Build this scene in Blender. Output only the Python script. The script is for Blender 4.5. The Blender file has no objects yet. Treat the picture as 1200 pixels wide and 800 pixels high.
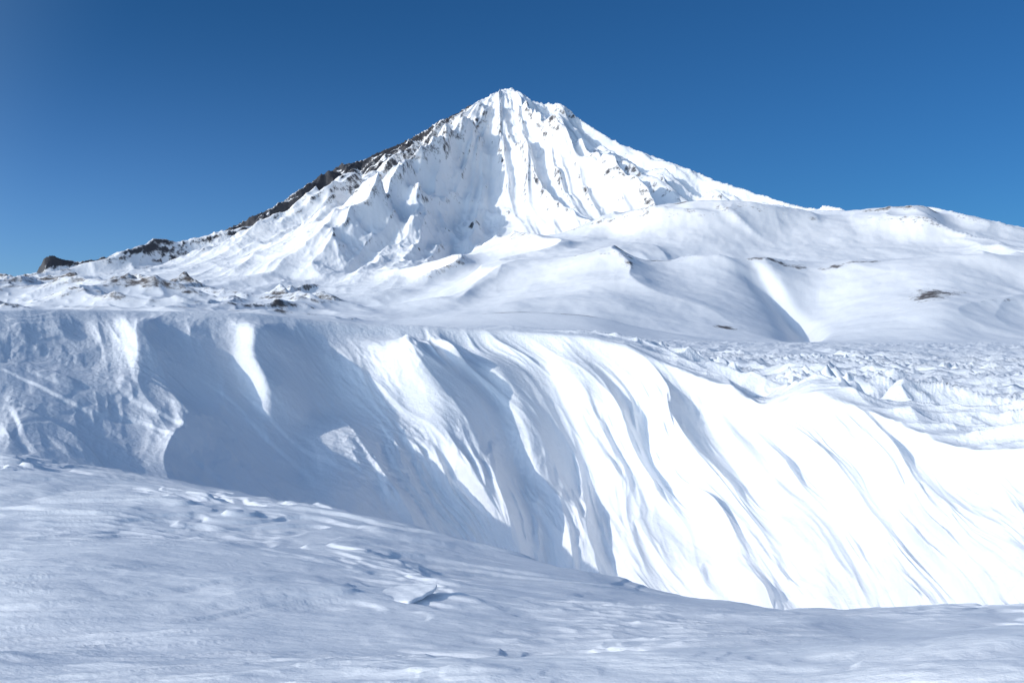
import bpy, math, numpy as np
from mathutils import Vector
F=1166.7
S=bpy.context.scene
# ---------------------------------------------------------------- noise
def _h(ix,iy,seed):
    h=(ix.astype(np.int64)*374761393+iy.astype(np.int64)*668265263+seed*1442695041)&0xffffffff
    h=((h^(h>>13))*1274126177)&0xffffffff
    h=(h^(h>>16))&0xffff
    return h.astype(np.float32)*(2*math.pi/65536.0)
def pn(x,y,seed=0):
    x=np.asarray(x,dtype=np.float64);y=np.asarray(y,dtype=np.float64)
    x,y=np.broadcast_arrays(x,y)
    ix=np.floor(x);iy=np.floor(y);fx=(x-ix).astype(np.float32);fy=(y-iy).astype(np.float32)
    u=fx*fx*fx*(fx*(fx*6-15)+10);v=fy*fy*fy*(fy*(fy*6-15)+10)
    def g(ox,oy):
        a=_h(ix+ox,iy+oy,seed)
        return np.cos(a)*(fx-ox)+np.sin(a)*(fy-oy)
    a=g(0,0);b=g(1,0);c=g(0,1);d=g(1,1)
    p=a+(b-a)*u;q=c+(d-c)*u
    return (p+(q-p)*v)*1.5
def fbm(x,y,o=4,seed=0,gain=.5,lac=2.03):
    s=0;a=1
    for i in range(o):
        s=s+a*pn(x,y,seed+i*17);x=x*lac+3.1;y=y*lac+1.7;a*=gain
    return s
def ridged(x,y,o=4,seed=0,gain=.5,lac=2.1):
    s=0;a=1;w=1
    for i in range(o):
        n=1-np.abs(pn(x,y,seed+i*31))*1.6
        n=np.clip(n,0,1)**2
        s=s+a*n*w;w=np.clip(n*1.6,0,1);x=x*lac+5.3;y=y*lac+2.9;a*=gain
    return s
def ss(a,b,x):
    t=np.clip((x-a)/(b-a),0,1);return t*t*(3-2*t)
def gsm(a,sig,axis=0):
    if sig<=0:return a
    n=int(sig*3)+1;k=np.exp(-.5*(np.arange(-n,n+1)/sig)**2);k/=k.sum()
    a=np.moveaxis(a,axis,0)
    p=np.concatenate([np.repeat(a[:1],n,0),a,np.repeat(a[-1:],n,0)],0)
    o=np.zeros_like(a)
    for i,w in enumerate(k):o+=w*p[i:i+a.shape[0]]
    return np.moveaxis(o,0,axis)
XF=np.arange(-2600,3801,4.0)
def curve(xs,ys,X,sig=28):
    return np.interp(X,XF,gsm(np.interp(XF,xs,ys),sig/4.0))
# ---------------------------------------------------------------- meshes
def grid_mesh(name,P,mat,mask=None,attrs=None):
    R,C,_=P.shape
    idx=np.arange(R*C).reshape(R,C)
    q=np.stack([idx[:-1,:-1],idx[:-1,1:],idx[1:,1:],idx[1:,:-1]],-1).reshape(-1,4)
    if mask is not None:q=q[mask.reshape(-1)]
    used=np.zeros(R*C,bool);used[q.ravel()]=True
    remap=np.cumsum(used)-1
    co=P.reshape(-1,3)[used];q=remap[q]
    me=bpy.data.meshes.new(name)
    me.vertices.add(len(co));me.vertices.foreach_set('co',co.astype(np.float32).ravel())
    me.loops.add(q.size);me.loops.foreach_set('vertex_index',q.astype(np.int32).ravel())
    me.polygons.add(len(q));me.polygons.foreach_set('loop_start',np.arange(0,q.size,4,dtype=np.int32))
    me.polygons.foreach_set('loop_total',np.full(len(q),4,dtype=np.int32))
    me.polygons.foreach_set('use_smooth',np.ones(len(q),bool))
    me.update(calc_edges=True)
    for k,a in (attrs or {}).items():
        at=me.attributes.new(k,'FLOAT','POINT');at.data.foreach_set('value',a.reshape(-1)[used].astype(np.float32))
    me.validate()
    ob=bpy.data.objects.new(name,me);S.collection.objects.link(ob);me.materials.append(mat)
    return ob
# ---------------------------------------------------------------- materials
def newmat(name):
    m=bpy.data.materials.new(name);m.use_nodes=True
    nt=m.node_tree;b=nt.nodes['Principled BSDF'];return m,nt,b
def N(nt,t,**k):
    n=nt.nodes.new(t)
    for a,v in k.items():setattr(n,a,v)
    return n
def snow_mat(name,scales,col=(.90,.913,.928),rough=.6,stretch=(1,1,1),rot=0):
    m,nt,b=newmat(name)
    L=nt.links
    tc=N(nt,'ShaderNodeTexCoord');mp=N(nt,'ShaderNodeMapping')
    mp.inputs['Scale'].default_value=stretch;mp.inputs['Rotation'].default_value=(0,0,rot)
    L.new(tc.outputs['Object'],mp.inputs['Vector'])
    prev=None
    for sc,dist,strg,det in scales:
        n=N(nt,'ShaderNodeTexNoise');n.inputs['Scale'].default_value=sc;n.inputs['Detail'].default_value=det
        n.inputs['Roughness'].default_value=.62
        L.new(mp.outputs[0],n.inputs['Vector'])
        bp=N(nt,'ShaderNodeBump');bp.inputs['Strength'].default_value=strg;bp.inputs['Distance'].default_value=dist
        L.new(n.outputs['Fac'],bp.inputs['Height'])
        if prev:L.new(prev.outputs[0],bp.inputs['Normal'])
        prev=bp
    L.new(prev.outputs[0],b.inputs['Normal'])
    n=N(nt,'ShaderNodeTexNoise');n.inputs['Scale'].default_value=scales[0][0]*.4;n.inputs['Detail'].default_value=5
    L.new(mp.outputs[0],n.inputs['Vector'])
    r=N(nt,'ShaderNodeMapRange');r.inputs['To Min'].default_value=.93;r.inputs['To Max'].default_value=1.03
    L.new(n.outputs['Fac'],r.inputs['Value'])
    mx=N(nt,'ShaderNodeVectorMath',operation='SCALE');mx.inputs[0].default_value=col
    L.new(r.outputs[0],mx.inputs['Scale']);L.new(mx.outputs[0],b.inputs['Base Color'])
    b.inputs['Roughness'].default_value=rough
    b.inputs['Specular IOR Level'].default_value=.25
    return m,nt,b,mx
m_field=snow_mat('wind_packed_snow',[(1.8,.08,.6,8),(16,.012,.6,6),(90,.003,.7,3)],stretch=(.5,1.1,1),rot=.2)[0]
m_wall=snow_mat('carved_snow',[(.9,.15,.55,9),(6,.045,.65,7),(40,.008,.7,3)])[0]
m_plat=snow_mat('sastrugi_snow',[(.35,.6,.65,8),(4,.06,.6,4)],stretch=(1,.6,1),rot=-.4)[0]
def rocky(name,sc,lo,hi,bd,c0,c1):
    m,nt,b,mx=snow_mat(name,[(sc,bd,.45,8)])
    L=nt.links
    at=N(nt,'ShaderNodeAttribute',attribute_name='rock')
    tc=N(nt,'ShaderNodeTexCoord')
    n=N(nt,'ShaderNodeTexNoise');n.inputs['Scale'].default_value=sc*1.3;n.inputs['Detail'].default_value=10;n.inputs['Roughness'].default_value=.78
    L.new(tc.outputs['Object'],n.inputs['Vector'])
    a=N(nt,'ShaderNodeMath',operation='MULTIPLY_ADD');a.inputs[1].default_value=2.0;a.inputs[2].default_value=-1.0
    L.new(n.outputs['Fac'],a.inputs[0])
    s=N(nt,'ShaderNodeMath',operation='ADD');L.new(at.outputs['Fac'],s.inputs[0]);L.new(a.outputs[0],s.inputs[1])
    r=N(nt,'ShaderNodeMapRange',interpolation_type='SMOOTHSTEP');r.inputs['From Min'].default_value=lo;r.inputs['From Max'].default_value=hi
    L.new(s.outputs[0],r.inputs['Value'])
    n2=N(nt,'ShaderNodeTexNoise');n2.inputs['Scale'].default_value=sc*3;n2.inputs['Detail'].default_value=4
    L.new(tc.outputs['Object'],n2.inputs['Vector'])
    cr=N(nt,'ShaderNodeValToRGB');cr.color_ramp.elements[0].color=c0;cr.color_ramp.elements[1].color=c1
    L.new(n2.outputs['Fac'],cr.inputs[0])
    mix=N(nt,'ShaderNodeMix',data_type='RGBA')
    L.new(r.outputs[0],mix.inputs[0]);L.new(mx.outputs[0],mix.inputs[6]);L.new(cr.outputs[0],mix.inputs[7])
    L.new(mix.outputs[2],b.inputs['Base Color'])
    return m
m_volc=rocky('volcano_snow_and_rock',.02,.38,.70,7,(.035,.038,.048,1),(.085,.083,.088,1))
m_hill=rocky('hill_snow_and_scrub',.03,.45,.85,2.5,(.06,.055,.055,1),(.16,.13,.11,1))

# ================================================================ NEAR TERRAIN
side=np.linspace(0,1,110)[1:]
Xc=np.concatenate([(-60-(side**1.6)*2200)[::-1],np.linspace(-60,1260,1300),1260+(side**1.6)*2200])
u=(Xc-600)/F
kx=[-400,0,200,400,600,800,1000,1100,1200,1600]
e_row=curve([-400,0,130,230,400,600,800,1000,1060,1200,1600],[530,544,560,575,602,651,692,722,726,716,690],Xc,20)
e_D=curve(kx,[14,14,13.5,13,12.5,12,11,10.7,10.5,10],Xc)
b_D=curve([-400,0,200,400,500,600,700,800,1000,1200,1600],[18,18.5,21,25.5,28,29.5,29,27.5,22.5,17.5,14],Xc)
b_z=curve([-400,0,200,400,500,600,700,800,1000,1200,1600],[-2.1,-2.15,-3.0,-4.7,-6.0,-7.6,-8.6,-8.8,-8,-6.6,-5],Xc)
r_D=curve([-400,0,150,290,350,430,520,600,700,800,880,960,1030,1100,1200,1600],[22.5,28,32,34.8,36.5,38,39.2,39.7,39.0,36.3,33,30,28.5,25,22,17],Xc,20)
r_row=curve([-400,0,60,130,290,420,500,600,690,740,790,850,895,950,1030,1090,1140,1200,1600],[360,362,361,362,366,378,381,386,391,404,425,450,482,472,481,508,524,527,545],Xc,9)
r_z=r_D*(400-r_row)/F
p5_row=curve([-400,0,300,450,600,700,760,900,1600],[378,378,380,382,383,388,398,402,402],Xc)
c_row=curve([-400,0,600,900,1200,1600],[782,781,776,765,741,720],Xc)
rowsD=[];rowsZ=[];T=[];K=[]
def add(n,Da,Db,za,zb,kind,pD=1,fz=None):
    t=np.linspace(0,1,n+1)[:-1][:,None]
    tt=t**pD
    rowsD.append(Da+(Db-Da)*tt);rowsZ.append(za+(zb-za)*(fz(tt) if fz else tt))
    T.append(np.repeat(t,len(Xc),1));K.append(np.full((n,len(Xc)),kind))
one=np.ones_like(Xc)
z_e=-e_D*(e_row-400)/F
c_D=5.3*one;z_c=-c_D*(c_row-400)/F
a_D=4.2*one;z_a=z_c+.02
d_D=6.3*one;z_d=-d_D*(c_row-400-6)/F
add(20,1*one,a_D,-1.55*one,z_a,0)
add(60,a_D,c_D,z_a,z_c,0)
add(60,c_D,d_D,z_c,z_d,0)
add(340,d_D,e_D,z_d,z_e,0)
drop=ss(250,700,Xc)
t_D=e_D+(b_D-e_D)*.45;t_z=(z_e+(b_z-z_e)*(.45+.35*drop))
add(60,e_D,t_D,z_e,t_z,1);add(60,t_D,b_D,t_z,b_z,1)
NB=600;NR=NB+560
add(560,b_D,r_D,b_z,r_z,2,fz=lambda t:.72*t**1.35+.28*t)
p1_D=r_D+6;p1_z=r_z+(.25*ss(700,1000,Xc)-.05*(1-ss(500,700,Xc)))
p2_D=120*one;p2_z=np.interp(Xc,[0,400,600,700,800,1200],[.3,.8,1.6,.8,-1.5,-2.0])
p3_D=600*one;p3_z=p3_D*(400-p5_row)/F
add(90,r_D,p1_D,r_z,p1_z,3)
add(230,p1_D,p2_D,p1_z,p2_z,3,pD=1.8)
add(141,p2_D,p3_D,p2_z,p3_z,3,pD=1.5)
D=np.vstack(rowsD);Z=np.vstack(rowsZ);T=np.vstack(T);K=np.vstack(K)
Zs=gsm(Z,9,0);Ds=gsm(D,5,0)
w3=np.exp(-((np.arange(D.shape[0])-NR)/9.)**2)[:,None]
Z=Zs*(1-w3*.3)+Z*w3*.3;D=Ds
XX=np.broadcast_to(Xc,D.shape)
U=np.broadcast_to(u,D.shape)
x=U*D;y=D.copy()
def terr(n,k,sh):
    v=n*k;f=v-np.floor(v);return (np.floor(v)+ss(.5-sh,.5+sh,f))/k
# ---- foreground wind relief
fgw=gsm((K<=1).astype(float),10,0)
cr,sr=math.cos(.22),math.sin(.22)
xr=x*cr+y*sr;yr=-x*sr+y*cr
wx=pn(x*.35,y*.35,3)*.8
low=fbm(xr*.16,yr*.4,3,11)
Z+=fgw*(.11*low*ss(2,9,D))
n1=fbm(xr*.45+wx,yr*1.2+wx,3,21)
patch=ss(.0,.5,fbm(x*.28+4,y*.35,3,77))
Z+=fgw*(.06*terr(n1,2.6,.18)*(.25+.75*patch)+.012*n1)
Z+=fgw*(.3+patch)*.011*fbm(xr*1.6,yr*3.4,3,41)
rp=ss(-.05,.3,fbm(x*.35+9,y*.4+2,2,88))
Z+=fgw*rp*.022*ridged(xr*.9+wx,yr*4.2+1.5*wx,2,55)
lay=fbm(xr*.2+wx,yr*.5,3,61)
Z+=fgw*.13*terr(lay,3.0,.16)*ss(8.5,12,D)*(1-ss(600,850,XX))
sc_d=y-(5.75+.16*np.sin((x-2.2)*2.6)+.12*(x-2.3))
Z-=fgw*.05*np.exp(-np.where(sc_d<0,(sc_d/.25)**2,(sc_d/.04)**2))*ss(2.1,2.5,x)
# ---- wall
wallw=gsm((K==2).astype(float),6,0)
t=np.where(K==2,T,np.where(K==3,1.0,0.0));t=gsm(t,4,0)
dn=1-t
lw_=1-ss(330,520,XX)
Kx=curve([-400,0,200,330,450,700,900,1200,1600],[20,30,60,110,165,210,270,330,370],Xc)[None,:]
sweep=(dn+.02)**.78
warp=fbm(XX/210.,t*1.8,2,91)*(40-14*lw_)
Xs=XX-Kx*sweep+warp
env=wallw*ss(-.015,.16,dn)*(ss(0,.25,t)*.8+.2)
sc=r_D[None,:]/35.0
big=ridged(Xs/165.,t*.55+2,2,101,gain=.3)
med=ridged(Xs/80.+.3*big,t*1.35,3,131,gain=.42)
fin=ridged(Xs/34.,t*2.8,3,151,gain=.5)
patchw=.35+1.0*ss(-.3,.4,fbm(XX/150.,t*2.3,2,161))
amp=np.interp(Xc,[-400,0,350,550,800,1200,1600],[.28,.32,.44,.66,.84,.98,.7])[None,:]*sc
a=env*amp*(.90*(big-.6)+.62*(med-.6)*patchw*(1-.25*lw_)+.19*(fin-.6)*patchw*(1-.6*lw_))
crust=ss(.0,.4,fbm(XX/90.,t*3.5,2,165))
a+=env*sc*.055*crust*(1-.5*lw_)*fbm(Xs/12.,t*11,3,167)
def rib(xt,xb,w1,w2,A,t0,t1):
    xr_=xt+(xb-xt)*sweep+8*pn(t*5+xt,t*0,7)
    d=XX-xr_
    return A*np.where(d<0,np.exp(-(d/w1)**2),np.exp(-(d/w2)**2))*ss(t0,t0+.25,t)*(1-ss(t1-.16,t1,t))
for r in [(140,195,14,40,.5,.5,1.0),(282,340,18,48,1.0,.35,.98),(425,610,44,80,1.4,.05,.95),(380,400,30,50,.5,.0,.55),
          (640,780,24,54,1.0,.1,.98),(540,700,24,54,.8,.05,.95),(720,920,18,48,.7,.1,.95),(800,1030,20,52,.6,.1,.95),(870,1150,20,48,.6,.1,.93),
          (930,1260,18,48,.5,.1,.95)]:
    a=a+wallw*rib(*r)*sc
a=a-wallw*.4*np.exp(-((XX-370)/40.)**2)*ss(.3,.6,t)*(1-ss(.85,1,t))
slab=np.exp(-((XX-450)/55.)**4-((t-.33)/.2)**4)
a+=wallw*slab*(.35+.05*fbm(x*3,y*3+Z*3,3,193))
D2=y-.75*a
x=U*D2;y=D2
Z=Z+.5*a
Z+=wallw*((.05+.01*lw_)*terr(fbm(XX/170.+.5*t,t*2.6,3,171),3,.2)+.022*(1-.5*lw_)*fbm(Xs/22.,t*6,4,181))*ss(0,.15,t)
Z+=wallw*lw_*.16*terr(fbm(XX/150.+2*t,t*1.4,2,191),2.5,.12)*(1-ss(.45,.7,t))*ss(0,.1,t)
# ---- plateau sastrugi
pw=gsm((K==3).astype(float),8,0)
c2,s2=math.cos(-.45),math.sin(-.45)
xp=x*c2+y*s2;yp=-x*s2+y*c2
near=1-ss(80,160,D)
rt=ss(620,820,XX)
pA=ridged(xp*.15+.8*pn(x*.1,y*.1,5),yp*.24,2,201,gain=.5)
pB=ridged(xp*.4,yp*.75,2,207,gain=.5)
pC=ridged(xp*.06,yp*.055,3,209,gain=.5)
far1=fbm(x*.05,y*.022,3,233)
off=.35+.65*ss(1,8,D-r_D[None,:])
Z+=pw*off*((.12+.62*rt)*(pA-.6)*near+(.04+.24*rt)*(pB-.6)*(1-ss(32,70,D)))
Z+=pw*ss(60,150,D)*(.2+.6*rt)*(pC-.9)
Z+=pw*ss(35,110,D)*(.25+D*.001)*far1
Z+=.45*np.exp(-((XX-960)/60.)**2-((D-r_D[None,:]-1.5)/3.0)**2)
Z-=pw*.6*np.exp(-((XX-1025)/22.)**2-((D-r_D[None,:]-6)/3.0)**2)
P=np.stack([x,y,Z],-1)
rowi=np.arange(D.shape[0]-1)[:,None]+0*K[:-1,:-1]
grid_mesh('snow_field',P,m_field,mask=(rowi<NB))
grid_mesh('carved_snow_bank',P,m_wall,mask=(rowi>=NB)&(rowi<NR+12))
grid_mesh('snow_plateau',P,m_plat,mask=(rowi>=NR+12))
gx,gy=np.meshgrid(np.linspace(-300,300,60),np.linspace(-400,1.5,60))
gz=-2.2+.3*fbm(gx*.05,gy*.05,3,3)
grid_mesh('ground',np.stack([gx,gy,gz],-1),m_field)
# ---- snow chunk
ci=np.argmin(abs(Xc-478))
sr_=400-P[:480,ci,2]/P[:480,ci,1]*F
ri=np.argmin(abs(sr_-697))
cp=P[ri,ci]
import bmesh
bm=bmesh.new();bmesh.ops.create_icosphere(bm,subdivisions=5,radius=1)
for v in bm.verts:
    c=v.co.copy();n=.14*math.sin(c.x*3+1)+.1*math.sin(c.y*4+c.x*2)+.05*math.sin(c.x*11+c.y*7)
    top=c.z>0
    v.co=Vector((c.x*(.25+.05*n)+.02*c.z,c.y*.26*(1+n),(.03 if top else .05)*math.copysign(abs(c.z)**.6,c.z)*(1+n)+.06*c.x*(.5+.5*c.x)))
me=bpy.data.meshes.new('snow_chunk');bm.to_mesh(me);bm.free()
for p in me.polygons:p.use_smooth=True
me.materials.append(m_field)
o=bpy.data.objects.new('snow_chunk',me);o.location=(cp[0],cp[1],cp[2]+.012);S.collection.objects.link(o)

# ================================================================ FAR TERRAIN
Xf=np.concatenate([(-60-(side[::2]**1.6)*1500)[::-1],np.linspace(-60,1260,1250),1260+(side[::2]**1.6)*1500])
uf=(Xf-600)/F
Df=np.concatenate([np.geomspace(560,3300,400)[:-1],np.linspace(3300,6500,500)[:-1],np.geomspace(6500,12000,40)])
XT=[-600,0,100,200,300,400,450,520,600,700,760,850,900,945,1000,1050,1100,1150,1200,1700]
tab=[
(560, [378,378,378,379,380,381,382,382,383,388,398,402,402,402,402,402,402,402,402,402]),
(780, [376,374,374,374,376,380,385,386,387,390,396,402,403,403,403,403,403,403,403,403]),
(840, [374,372,370,370,372,378,382,377,375,380,392,400,402,402,402,402,402,402,402,402]),
(900, [370,368,366,366,368,374,378,368,359,364,382,396,400,400,400,400,398,400,400,400]),
(940, [370,368,366,366,370,376,382,378,375,382,393,398,400,400,400,400,399,400,400,400]),
(1440,[370,366,366,366,370,376,382,378,374,378,392,399,401,402,401,400,399,401,401,401]),
(1560,[364,360,360,358,362,372,376,370,362,366,376,384,392,399,394,388,382,391,397,397]),
(1780,[352,346,346,350,358,368,372,362,350,346,350,355,368,392,370,357,345,358,370,370]),
(2010,[345,338,340,345,356,364,366,352,334,316,318,322,336,366,338,326,320,328,342,340]),
(2250,[342,336,338,342,352,360,358,340,316,288,303,303,306,312,303,303,300,300,294,285]),
(2420,[340,335,338,340,350,356,352,332,312,304,320,320,320,320,318,318,316,314,306,292]),
(2850,[338,334,336,338,348,350,342,318,292,278,272,272,278,280,278,276,278,284,290,288]),
(3250,[336,334,335,338,345,344,336,304,278,254,240,234,238,246,246,242,241,252,264,280]),
(3500,[338,338,338,340,345,344,338,308,284,264,252,246,250,256,258,256,256,262,272,284]),
(4000,[345,345,345,345,345,345,340,320,300,280,268,262,262,266,268,268,270,276,284,296]),
(5200,[370,370,370,365,360,360,355,350,340,330,320,310,305,300,298,296,296,298,300,320]),
(8000,[385]*20),(12000,[396]*20)]
st=np.array([r[0] for r in tab],float)
zs=np.stack([r[0]*(400-curve(XT,r[1],Xf,18))/F for r in tab])
Hh=np.empty((len(Df),len(Xf)))
lD=np.log(Df);ls=np.log(st)
for j in range(len(Xf)):Hh[:,j]=np.interp(lD,ls,zs[:,j])
Hh=gsm(Hh,4,0)
DD=Df[:,None]+0*Hh;x=uf[None,:]*DD;y=DD
XX=np.broadcast_to(Xf,DD.shape)
inh=ss(560,1000,DD)
hamp=(DD/2500.)
Hn=Hh+inh*hamp*(11*fbm(x/380.,y/420.,3,301,gain=.4)*(.4+.6*ss(1200,1800,DD))+28*(ridged(x/400.+.3*pn(x/300,y/300,9),y/800.,2,311,gain=.4)-.55)*ss(1400,2000,DD))
lw=1-ss(330,500,XX)
Hn+=inh*lw*hamp*24*(ridged(x/260.,y/300.,4,321,gain=.45)-.7)
Hn+=inh*hamp*1.8*fbm(x/55.,y/55.,3,331)
gx0=np.interp(DD,[1500,1700,1900,2080,2250],[942,950,940,905,870])
gd=(XX-gx0)
Hn-=ss(1480,1620,DD)*(1-ss(2080,2300,DD))*30*np.exp(-np.where(gd<0,(gd/26.)**2,(gd/13.)**2))
# hill crest heights
hx=[(600,280),(700,255),(760,241),(820,234),(870,235),(900,238),(945,246),(1000,246),(1040,242),(1080,240),(1110,246),(1150,255),(1180,262),(1200,266),(1260,272),(1500,290)]
tgh=np.interp(Xf,[p[0] for p in hx],[p[1] for p in hx])
wh=ss(2750,3200,DD)*(1-ss(3900,4600,DD))*ss(640,800,XX)
band=(DD>3000)&(DD<4300)
for it in range(3):
    rows=400-Hn/DD*F
    de=gsm(np.clip(np.min(np.where(band,rows,999),axis=0)-tgh,-40,40),8,0)
    Hn=Hn+wh*de[None,:]*DD/F*.9
# ---- volcano
x0=-45.;y0=6000.
dx=x-x0;dy=y-y0;r=np.hypot(dx,dy)+1e-3;th=np.arctan2(dx,-dy)
HL=np.interp(r,[0,60,150,463,977,1362,1800,2005,2365,2674,3034,3800,4500,6500],[1530,1478,1415,1250,1000,765,545,465,395,320,240,60,-100,-500])
HR=np.interp(r,[0,60,257,463,668,874,1131,1388,1594,2108,3000,3800,4500,6500],[1530,1480,1410,1325,1195,1118,1015,912,820,560,280,60,-100,-500])
HF=np.interp(r,[0,60,200,500,1000,1500,2000,2500,3000,3500,4000,4500,7000],[1530,1475,1375,1185,880,620,420,280,165,70,-30,-160,-700])
s2_=np.sin(th)**2
C=np.where(dx<0,HL,HR)*s2_+HF*(1-s2_)
C=gsm(gsm(C,3,0),3,1)
env=ss(25,350,r)*(1-.85*ss(1900,3300,r))
sil=1-.3*ss(.8,1.0,np.abs(np.sin(th)))
lr=np.log(r+150)
wt=.07*fbm(x/500.,y/500.,3,401)
R1=ridged(th*1.5+wt+.35,lr*.7,1,411)
R2=ridged(th*4.0+wt*1.5,lr*.6,2,421,gain=.45)
R4=ridged(th*9.+wt*2.0,lr*1.0,3,461,gain=.5)
R3=ridged(x/190.+wt*2,y/260.,5,431,gain=.58)
ra=np.minimum(r,1500)
C+=env*sil*ra*(.02*(R1-.6)+.075*(R2-.6))
C+=env*sil*np.minimum(ra,900)*.042*(R4-.6)
rough=ss(-.2,.5,fbm(th*3,lr*2,2,471))+1.2*ss(-.3,-.9,th)
C+=env*sil*12*(R3-.7)*(.35+rough)
def ridge(pr,pth,pa,wl,wr):
    th_=np.interp(r,pr,pth);d=(th-th_)*r
    d=d+40*pn(r/260.+pr[1]*.013,0*r+pth[1]*9.3,12)+22*pn(r/80.+pr[1]*.013,0*r+pth[1]*9.3,19)
    bm_=1+.35*pn(r/170.,0*r+pth[2]*13.7,22)
    return np.interp(r,pr,pa)*bm_*np.where(d<0,np.exp(-np.abs(d)/wl),np.exp(-np.abs(d)/wr))
C+=ridge([0,200,500,1000,1500,2200,2800],[-.12,-.15,-.15,-.22,-.26,-.23,-.25],[0,45,130,215,285,270,0],220,80)
C+=ridge([0,250,850,1500,2100],[.15,.18,.24,.33,.36],[0,95,280,270,0],200,95)
C+=ridge([0,300,900,1600,2400],[.95,.92,.90,.92,.9],[0,80,185,165,0],150,80)
C+=ridge([0,300,1100,1750,2600,3300],[-.95,-.92,-.9,-.76,-.8,-.8],[0,45,120,145,100,0],130,60)
C+=ridge([0,300,1120,1780,2500],[-.5,-.52,-.52,-.48,-.5],[0,40,85,140,0],190,75)
C+=ridge([0,300,1000,1700],[.62,.62,.64,.66],[0,60,145,0],110,65)
C+=np.exp(-(r/170.)**2)*(18*(ridged(x/60.,y/90.,4,441)-.6))
k=24.
m_=np.maximum(C,Hn);Zf=m_+k*np.log(np.exp((C-m_)/k)+np.exp((Hn-m_)/k))-k*.05
Zf=np.where(DD<900,Hn+(Zf-Hn)*ss(600,900,DD),Zf)
# sculpt the massif so that its crest line has the surveyed heights
SK=[(-200,345),(0,336),(70,330),(100,319),(140,308),(190,302),(225,288),(260,272),(300,252),(325,240),(345,226),(375,206),(400,193),(425,188),(440,180),(470,168),(500,152),(515,141),(530,136),(550,124),(570,114),(585,106),(598,103),(612,109),(625,119),(643,122),(658,121),(680,140),(700,153),(725,168),(760,181),(790,192),(810,199),(840,212),(870,222),(900,233),(930,242),(960,250),(1060,275),(1500,330)]
tg=np.interp(Xf,[p[0] for p in SK],[p[1] for p in SK])
wa=np.interp(Xf,[0,60],[3400,3900]);wa=np.where(Xf>650,4300,wa);wb=np.interp(Xf,[0,60,900],[4200,5000,5400])
wa=gsm(wa,20,0)
ws=ss(0,1,(DD-wa[None,:])/(wb-wa)[None,:])*(1-ss(940,1100,XX))
for it in range(4):
    rows=400-Zf/DD*F
    cur=np.min(np.where(ws>.3,rows,999),axis=0)
    de=np.where(cur>900,0,np.clip(cur-tg,-60,60))
    de=gsm(de,8 if it<2 else 3.5,0)
    Zf=Zf+ws*de[None,:]*DD/F*.9
Zf+=24*np.exp(-((dx-10)/12.)**2-(dy/50.)**2)+17*np.exp(-((dx+34)/11.)**2-(dy/50.)**2)+12*np.exp(-((dx-300)/30.)**2-(dy/100.)**2)
dzx=np.gradient(Zf,axis=1)/np.gradient(x,axis=1)
dzy=np.gradient(Zf,axis=0)/np.gradient(DD,axis=0)
slope=np.hypot(dzx,dzy)
bl=gsm(gsm(Zf,6,0),6,1);conv=(Zf-bl)
volc=C>Hn
streak=ridged(th*16.+wt*3,lr*2.5,3,521)
rockv=ss(.95,1.8,slope)*.36+ss(1,7,conv)*.20+.16*fbm(x/260.,y/260.,4,501)-.11
rockv+=ss(-.3,-.85,th)*(.36+.40*(streak-.5))+.18*ss(-.65,-1.05,th)*ss(400,1000,r)
rockv+=.75*ss(-.95,-1.2,th)*ss(780,880,r)*(1-ss(1350,1480,r))*(.6+.4*ss(.3,.8,streak))
rockv+=.50*ss(-.65,-1.0,th)*ss(1250,1600,r)*(.45+.55*ss(.2,.7,streak))
rockv-=.24*ss(.5,.9,th)*ss(450,650,r)
rockv+=.6*np.exp(-((dx-340)/110.)**2)*ss(.8,1.1,th)
rockv+=.40*np.exp(-((dx+250)/130.)**2)*ss(-.8,-1.2,th)
left=(1-ss(330,520,XX))
rockh=ss(.28,.6,slope)*.25+ss(.6,4,conv*2500/DD)*.3+.28*fbm(x/230.,y/330.,4,511)-.18+.29*left
for (px,dd,wx_,wd,aa) in [(850,1570,26,36,1.0),(690,2250,30,40,.8),(1090,1850,34,110,.75),(600,898,34,14,.9),(680,898,50,14,1.0),(750,2250,40,30,.75),(880,2250,60,22,.6),(1000,2250,60,22,.6),(820,3230,40,50,.8),(730,2000,24,60,.6),(1060,3230,50,40,.6),(1150,1900,30,80,.55)]:
    rockh+=aa*np.exp(-((XX-px)/wx_)**2-((DD-dd)/wd)**2)
rock=np.where(volc,rockv,rockh)
P=np.stack([x,y,Zf],-1)
vm=volc[:-1,:-1]&(DD[:-1,:-1]>2300)
grid_mesh('snowy_volcano',P,m_volc,mask=vm,attrs={'rock':rock})
grid_mesh('snow_covered_hills',P,m_hill,mask=~vm,attrs={'rock':rock})

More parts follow.
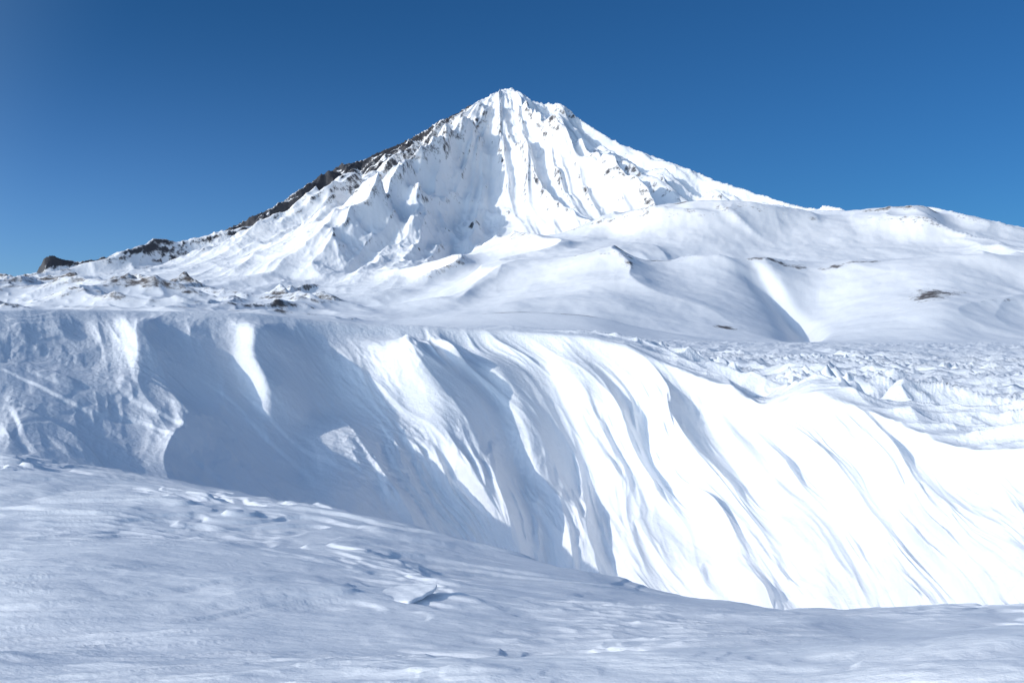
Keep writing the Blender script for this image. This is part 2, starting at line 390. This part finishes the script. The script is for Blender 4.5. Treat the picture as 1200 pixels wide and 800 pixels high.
# ================================================================ LIGHT / SKY / CAMERA
el=math.radians(22.5);az=math.radians(242.5)
sd=Vector((math.sin(az)*math.cos(el),math.cos(az)*math.cos(el),math.sin(el)))
sun=bpy.data.lights.new('sun','SUN');sun.energy=2.5;sun.angle=math.radians(.5);sun.color=(1,.955,.89)
so=bpy.data.objects.new('sun',sun);so.rotation_euler=sd.to_track_quat('Z','Y').to_euler();S.collection.objects.link(so)
w=bpy.data.worlds.new('World');S.world=w;w.use_nodes=True
nt=w.node_tree;bg=nt.nodes['Background'];L=nt.links
sk=nt.nodes.new('ShaderNodeTexSky');sk.sky_type='NISHITA';sk.sun_disc=False
sk.sun_elevation=el;sk.sun_rotation=az;sk.altitude=1500;sk.air_density=1.0;sk.dust_density=.7;sk.ozone_density=3.0
tc=nt.nodes.new('ShaderNodeTexCoord')
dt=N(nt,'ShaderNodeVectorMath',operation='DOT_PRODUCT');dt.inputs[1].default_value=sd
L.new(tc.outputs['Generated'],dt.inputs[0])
def mrange(a,b,src):
    m=N(nt,'ShaderNodeMapRange',interpolation_type='SMOOTHSTEP');m.inputs['From Min'].default_value=a;m.inputs['From Max'].default_value=b
    L.new(src,m.inputs['Value']);return m.outputs[0]
sx=N(nt,'ShaderNodeSeparateXYZ');L.new(tc.outputs['Generated'],sx.inputs[0])
hz=N(nt,'ShaderNodeMix',data_type='RGBA');hz.inputs[6].default_value=(.14,.325,.52,1);hz.inputs[7].default_value=(.40,.60,.90,1)
L.new(mrange(-.65,.15,dt.outputs['Value']),hz.inputs[0])
up=N(nt,'ShaderNodeMix',data_type='RGBA');up.inputs[7].default_value=(.12,.335,.52,1)
L.new(mrange(-.02,.34,sx.outputs['Z']),up.inputs[0]);L.new(hz.outputs[2],up.inputs[6])
tint=N(nt,'ShaderNodeMix',data_type='RGBA');tint.inputs[7].default_value=(2.9,2.5,2.05,1)  # added boost: out-of-view sky around the sun brightened and warmed to fill shade
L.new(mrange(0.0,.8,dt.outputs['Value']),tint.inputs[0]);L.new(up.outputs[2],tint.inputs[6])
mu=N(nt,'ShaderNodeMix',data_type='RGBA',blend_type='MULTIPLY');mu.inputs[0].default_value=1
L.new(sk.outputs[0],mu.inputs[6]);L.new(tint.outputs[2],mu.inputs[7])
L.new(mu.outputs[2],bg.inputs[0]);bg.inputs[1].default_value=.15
S.view_settings.view_transform='Standard';S.view_settings.look='None';S.view_settings.exposure=0
cam=bpy.data.cameras.new('camera');cam.lens=35;cam.sensor_width=36;cam.clip_end=40000;cam.clip_start=.05
co=bpy.data.objects.new('camera',cam);co.location=(0,0,0);co.rotation_euler=(math.radians(90),0,0)
S.collection.objects.link(co);S.camera=co
